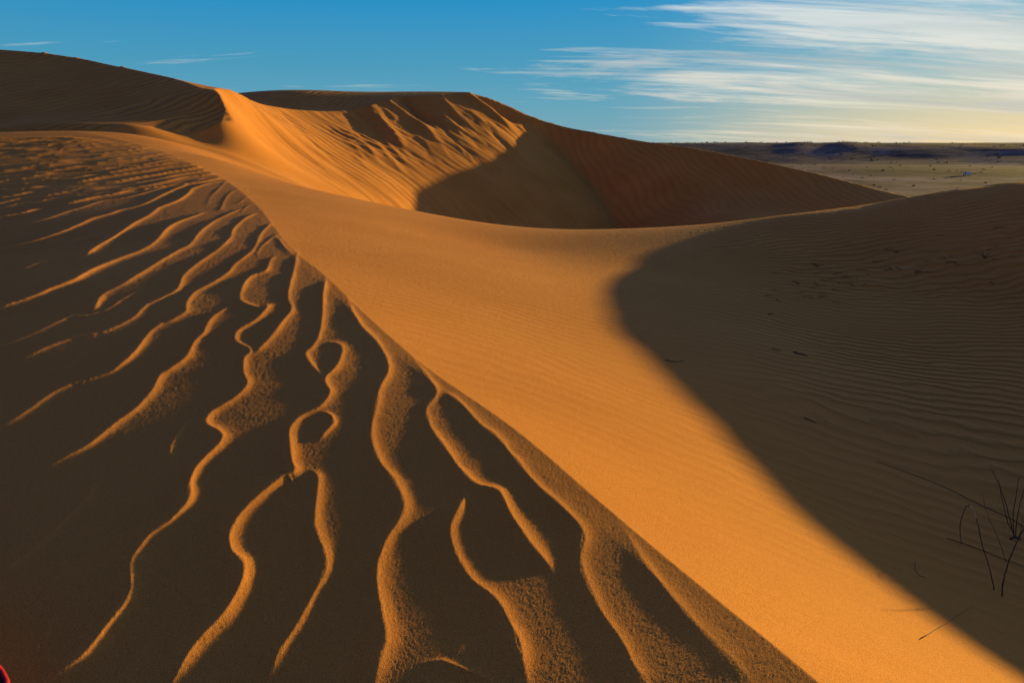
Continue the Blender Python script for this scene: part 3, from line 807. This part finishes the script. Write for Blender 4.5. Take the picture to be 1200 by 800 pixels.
# ------------------------------------------------------------------ bag with red piping, its corner in the picture at the lower left
def bag():
    X, Y, Z = ground([-40, -150], [860, 830])
    a0 = np.array(P(-70, 716, 2.35)); 
    gz0 = height_at([a0[0]], [a0[1]])[0]
    p1 = np.array(P(26, 806, 1.60)); p0 = np.array(P(-120, 671, 1.92))
    d = p1 - p0; L = np.linalg.norm(d); d /= L
    side = np.cross(d, (0, 0, 1.0)); side /= np.linalg.norm(side)
    if side[0] > 0: side = -side                    # away from the slope in view
    c = p0 * 0.5 + p1 * 0.5 + side * 0.16
    zb = min(height_at([c[0]], [c[1]])[0], height_at([p1[0]], [p1[1]])[0])
    rootp = np.array((c[0], c[1], zb)); e = empty('travel_bag', rootp)
    out = []; W = 0.32; n = 28
    for i in range(n):                               # rounded rectangle outline
        t = 2 * math.pi * i / n; ct, st_ = math.cos(t), math.sin(t)
        ex = abs(ct) ** 0.35 * (1 if ct > 0 else -1); ey = abs(st_) ** 0.35 * (1 if st_ > 0 else -1)
        out.append((ex * L / 2, ey * W / 2))
    V = []; F = []
    topz = (p0[2] + p1[2]) / 2
    levels = [(0.92, zb - 0.02), (1.0, zb + 0.04), (1.0, topz - 0.02), (0.985, topz), (0.85, topz + 0.018), (0.4, topz + 0.03)]
    tilt_ = (p1[2] - p0[2]) / L
    for s_, z_ in levels:
        for ox, oy in out:
            q = c + d * ox * s_ * 1.0 + side * oy * s_; V.append((q[0], q[1], z_ + (ox * tilt_ * s_ if z_ > zb + 0.05 else 0)))
    for k in range(len(levels) - 1):
        for i in range(n): F.append((k * n + i, k * n + (i + 1) % n, (k + 1) * n + (i + 1) % n, (k + 1) * n + i))
    F.append(tuple(range(n))[::-1]); F.append(tuple(range((len(levels) - 1) * n, len(levels) * n)))
    pymesh('bag_body', V, F, simple('black_nylon', (0.012, 0.011, 0.014), 0.7), e, origin=rootp)
    ring = []
    for ox, oy in out + out[:2]:
        q = c + d * ox * 1.0 + side * oy; ring.append((q[0], q[1], topz + ox * tilt_ + 0.002))
    V_, F_ = tube_data(ring, 0.0085, 0.0085, 8); pymesh('red_piping', V_, F_, simple('red_webbing', (0.42, 0.008, 0.014), 0.55, 0.1), e, origin=rootp)
    thing(e, 'black bag with bright red piping cut off by the lower left corner', 'bag')
bag()

# ------------------------------------------------------------------ far plain: shrubs and a white car
def shrub_mesh(seed, w, h):
    r = random.Random(seed); V = []; F = []
    for k in range(46):
        a = r.uniform(0, 6.283); q = r.random() ** 0.5; z = r.uniform(0.05, 1.0) * h * (1 - 0.45 * q * q)
        c = np.array((math.cos(a) * q * w, math.sin(a) * q * w * r.uniform(.7, 1), z)); s_ = r.uniform(0.16, 0.34) * w
        for j in range(3):
            v = np.array((r.gauss(0, 1), r.gauss(0, 1), r.gauss(0, 1))); v /= np.linalg.norm(v); V.append(c + v * s_)
        i = len(V) - 3; F.append((i, i + 1, i + 2))
    me = bpy.data.meshes.new('foliage'); me.from_pydata([tuple(v) for v in V], [], F); me.materials.append(LEAF); return me
shr = [shrub_mesh(i, 0.75 + 0.1 * (i % 3), 0.8 + 0.12 * (i % 4)) for i in range(7)]
sr = random.Random(4)
def put_shrub(x, y, sc_, label, group):
    z = height_at([x], [y])[0]
    o = bpy.data.objects.new('desert_shrub', sr.choice(shr)); C.collection.objects.link(o)
    o.location = (x, y, z - 0.05); o.scale = (sc_, sc_, sc_ * sr.uniform(.8, 1.1)); o.rotation_euler = (0, 0, sr.uniform(0, 6.28))
    thing(o, label, 'shrub', group)
for k in range(85):
    az = math.radians(sr.uniform(14, 36.8)); r = sr.uniform(205, 455)
    put_shrub(r * math.sin(az), r * math.cos(az), sr.uniform(0.4, 0.95), 'low dark shrub on the flat desert plain', 'shrubs on the desert plain')
for k in range(80):
    az = math.radians(sr.uniform(11, 36.8)); r = sr.uniform(470, 625)
    put_shrub(r * math.sin(az), r * math.cos(az), sr.uniform(0.8, 1.7), 'dark shrub on the slope of the far plateau', 'shrubs on the plateau slope')
for k in range(45):
    az = math.radians(sr.uniform(11, 36.8)); r = sr.uniform(615, 680)
    put_shrub(r * math.sin(az), r * math.cos(az), sr.uniform(0.8, 1.6), 'dark shrub along the skyline of the far plateau', 'shrubs on the skyline')

def car():
    X, Y, Z = ground([1133], [206.0], 900.0); b = np.array((X[0], Y[0], Z[0])); e = empty('parked_car', b); e.rotation_euler = (0, 0, math.radians(70))
    def prism(prof, y0, y1, name, mat):
        n = len(prof); V = [(a, y0, z) for a, z in prof] + [(a, y1, z) for a, z in prof]
        F = [tuple(range(n))[::-1], tuple(range(n, 2 * n))] + [(i, (i + 1) % n, n + (i + 1) % n, n + i) for i in range(n)]
        return pymesh(name, V, F, mat, e, False)
    paint = simple('white_paint', (0.85, 0.80, 0.72), 0.3, 0.03); glass = simple('dark_glass', (0.03, 0.035, 0.04), 0.1); rub = simple('tyre_rubber', (0.03, 0.03, 0.03))
    prism([(-2.2, .35), (2.2, .35), (2.25, .8), (1.1, .98), (-2.2, 1.0)], -0.88, 0.88, 'body', paint)
    prism([(1.05, .99), (.5, 1.5), (-1.5, 1.55), (-2.1, 1.01)], -0.76, 0.76, 'cabin', paint)
    for sy in (-1, 1): prism([(.85, 1.03), (.42, 1.42), (-1.4, 1.46), (-1.85, 1.05)], sy * 0.765, sy * 0.785, 'side_window', glass)
    wm = None
    for sx in (-1.35, 1.4):
        for sy in (-0.8, 0.8):
            V = []; F = []; n = 16
            for yy in (-0.11, 0.11):
                for i in range(n): V.append((sx + 0.34 * math.cos(6.2832 * i / n), sy + yy, 0.34 + 0.34 * math.sin(6.2832 * i / n)))
            F = [tuple(range(n))[::-1], tuple(range(n, 2 * n))] + [(i, (i + 1) % n, n + (i + 1) % n, n + i) for i in range(n)]
            pymesh('wheel', V, F, rub, e)
    thing(e, 'tiny white car parked far out on the desert plain below the plateau', 'car')
car()
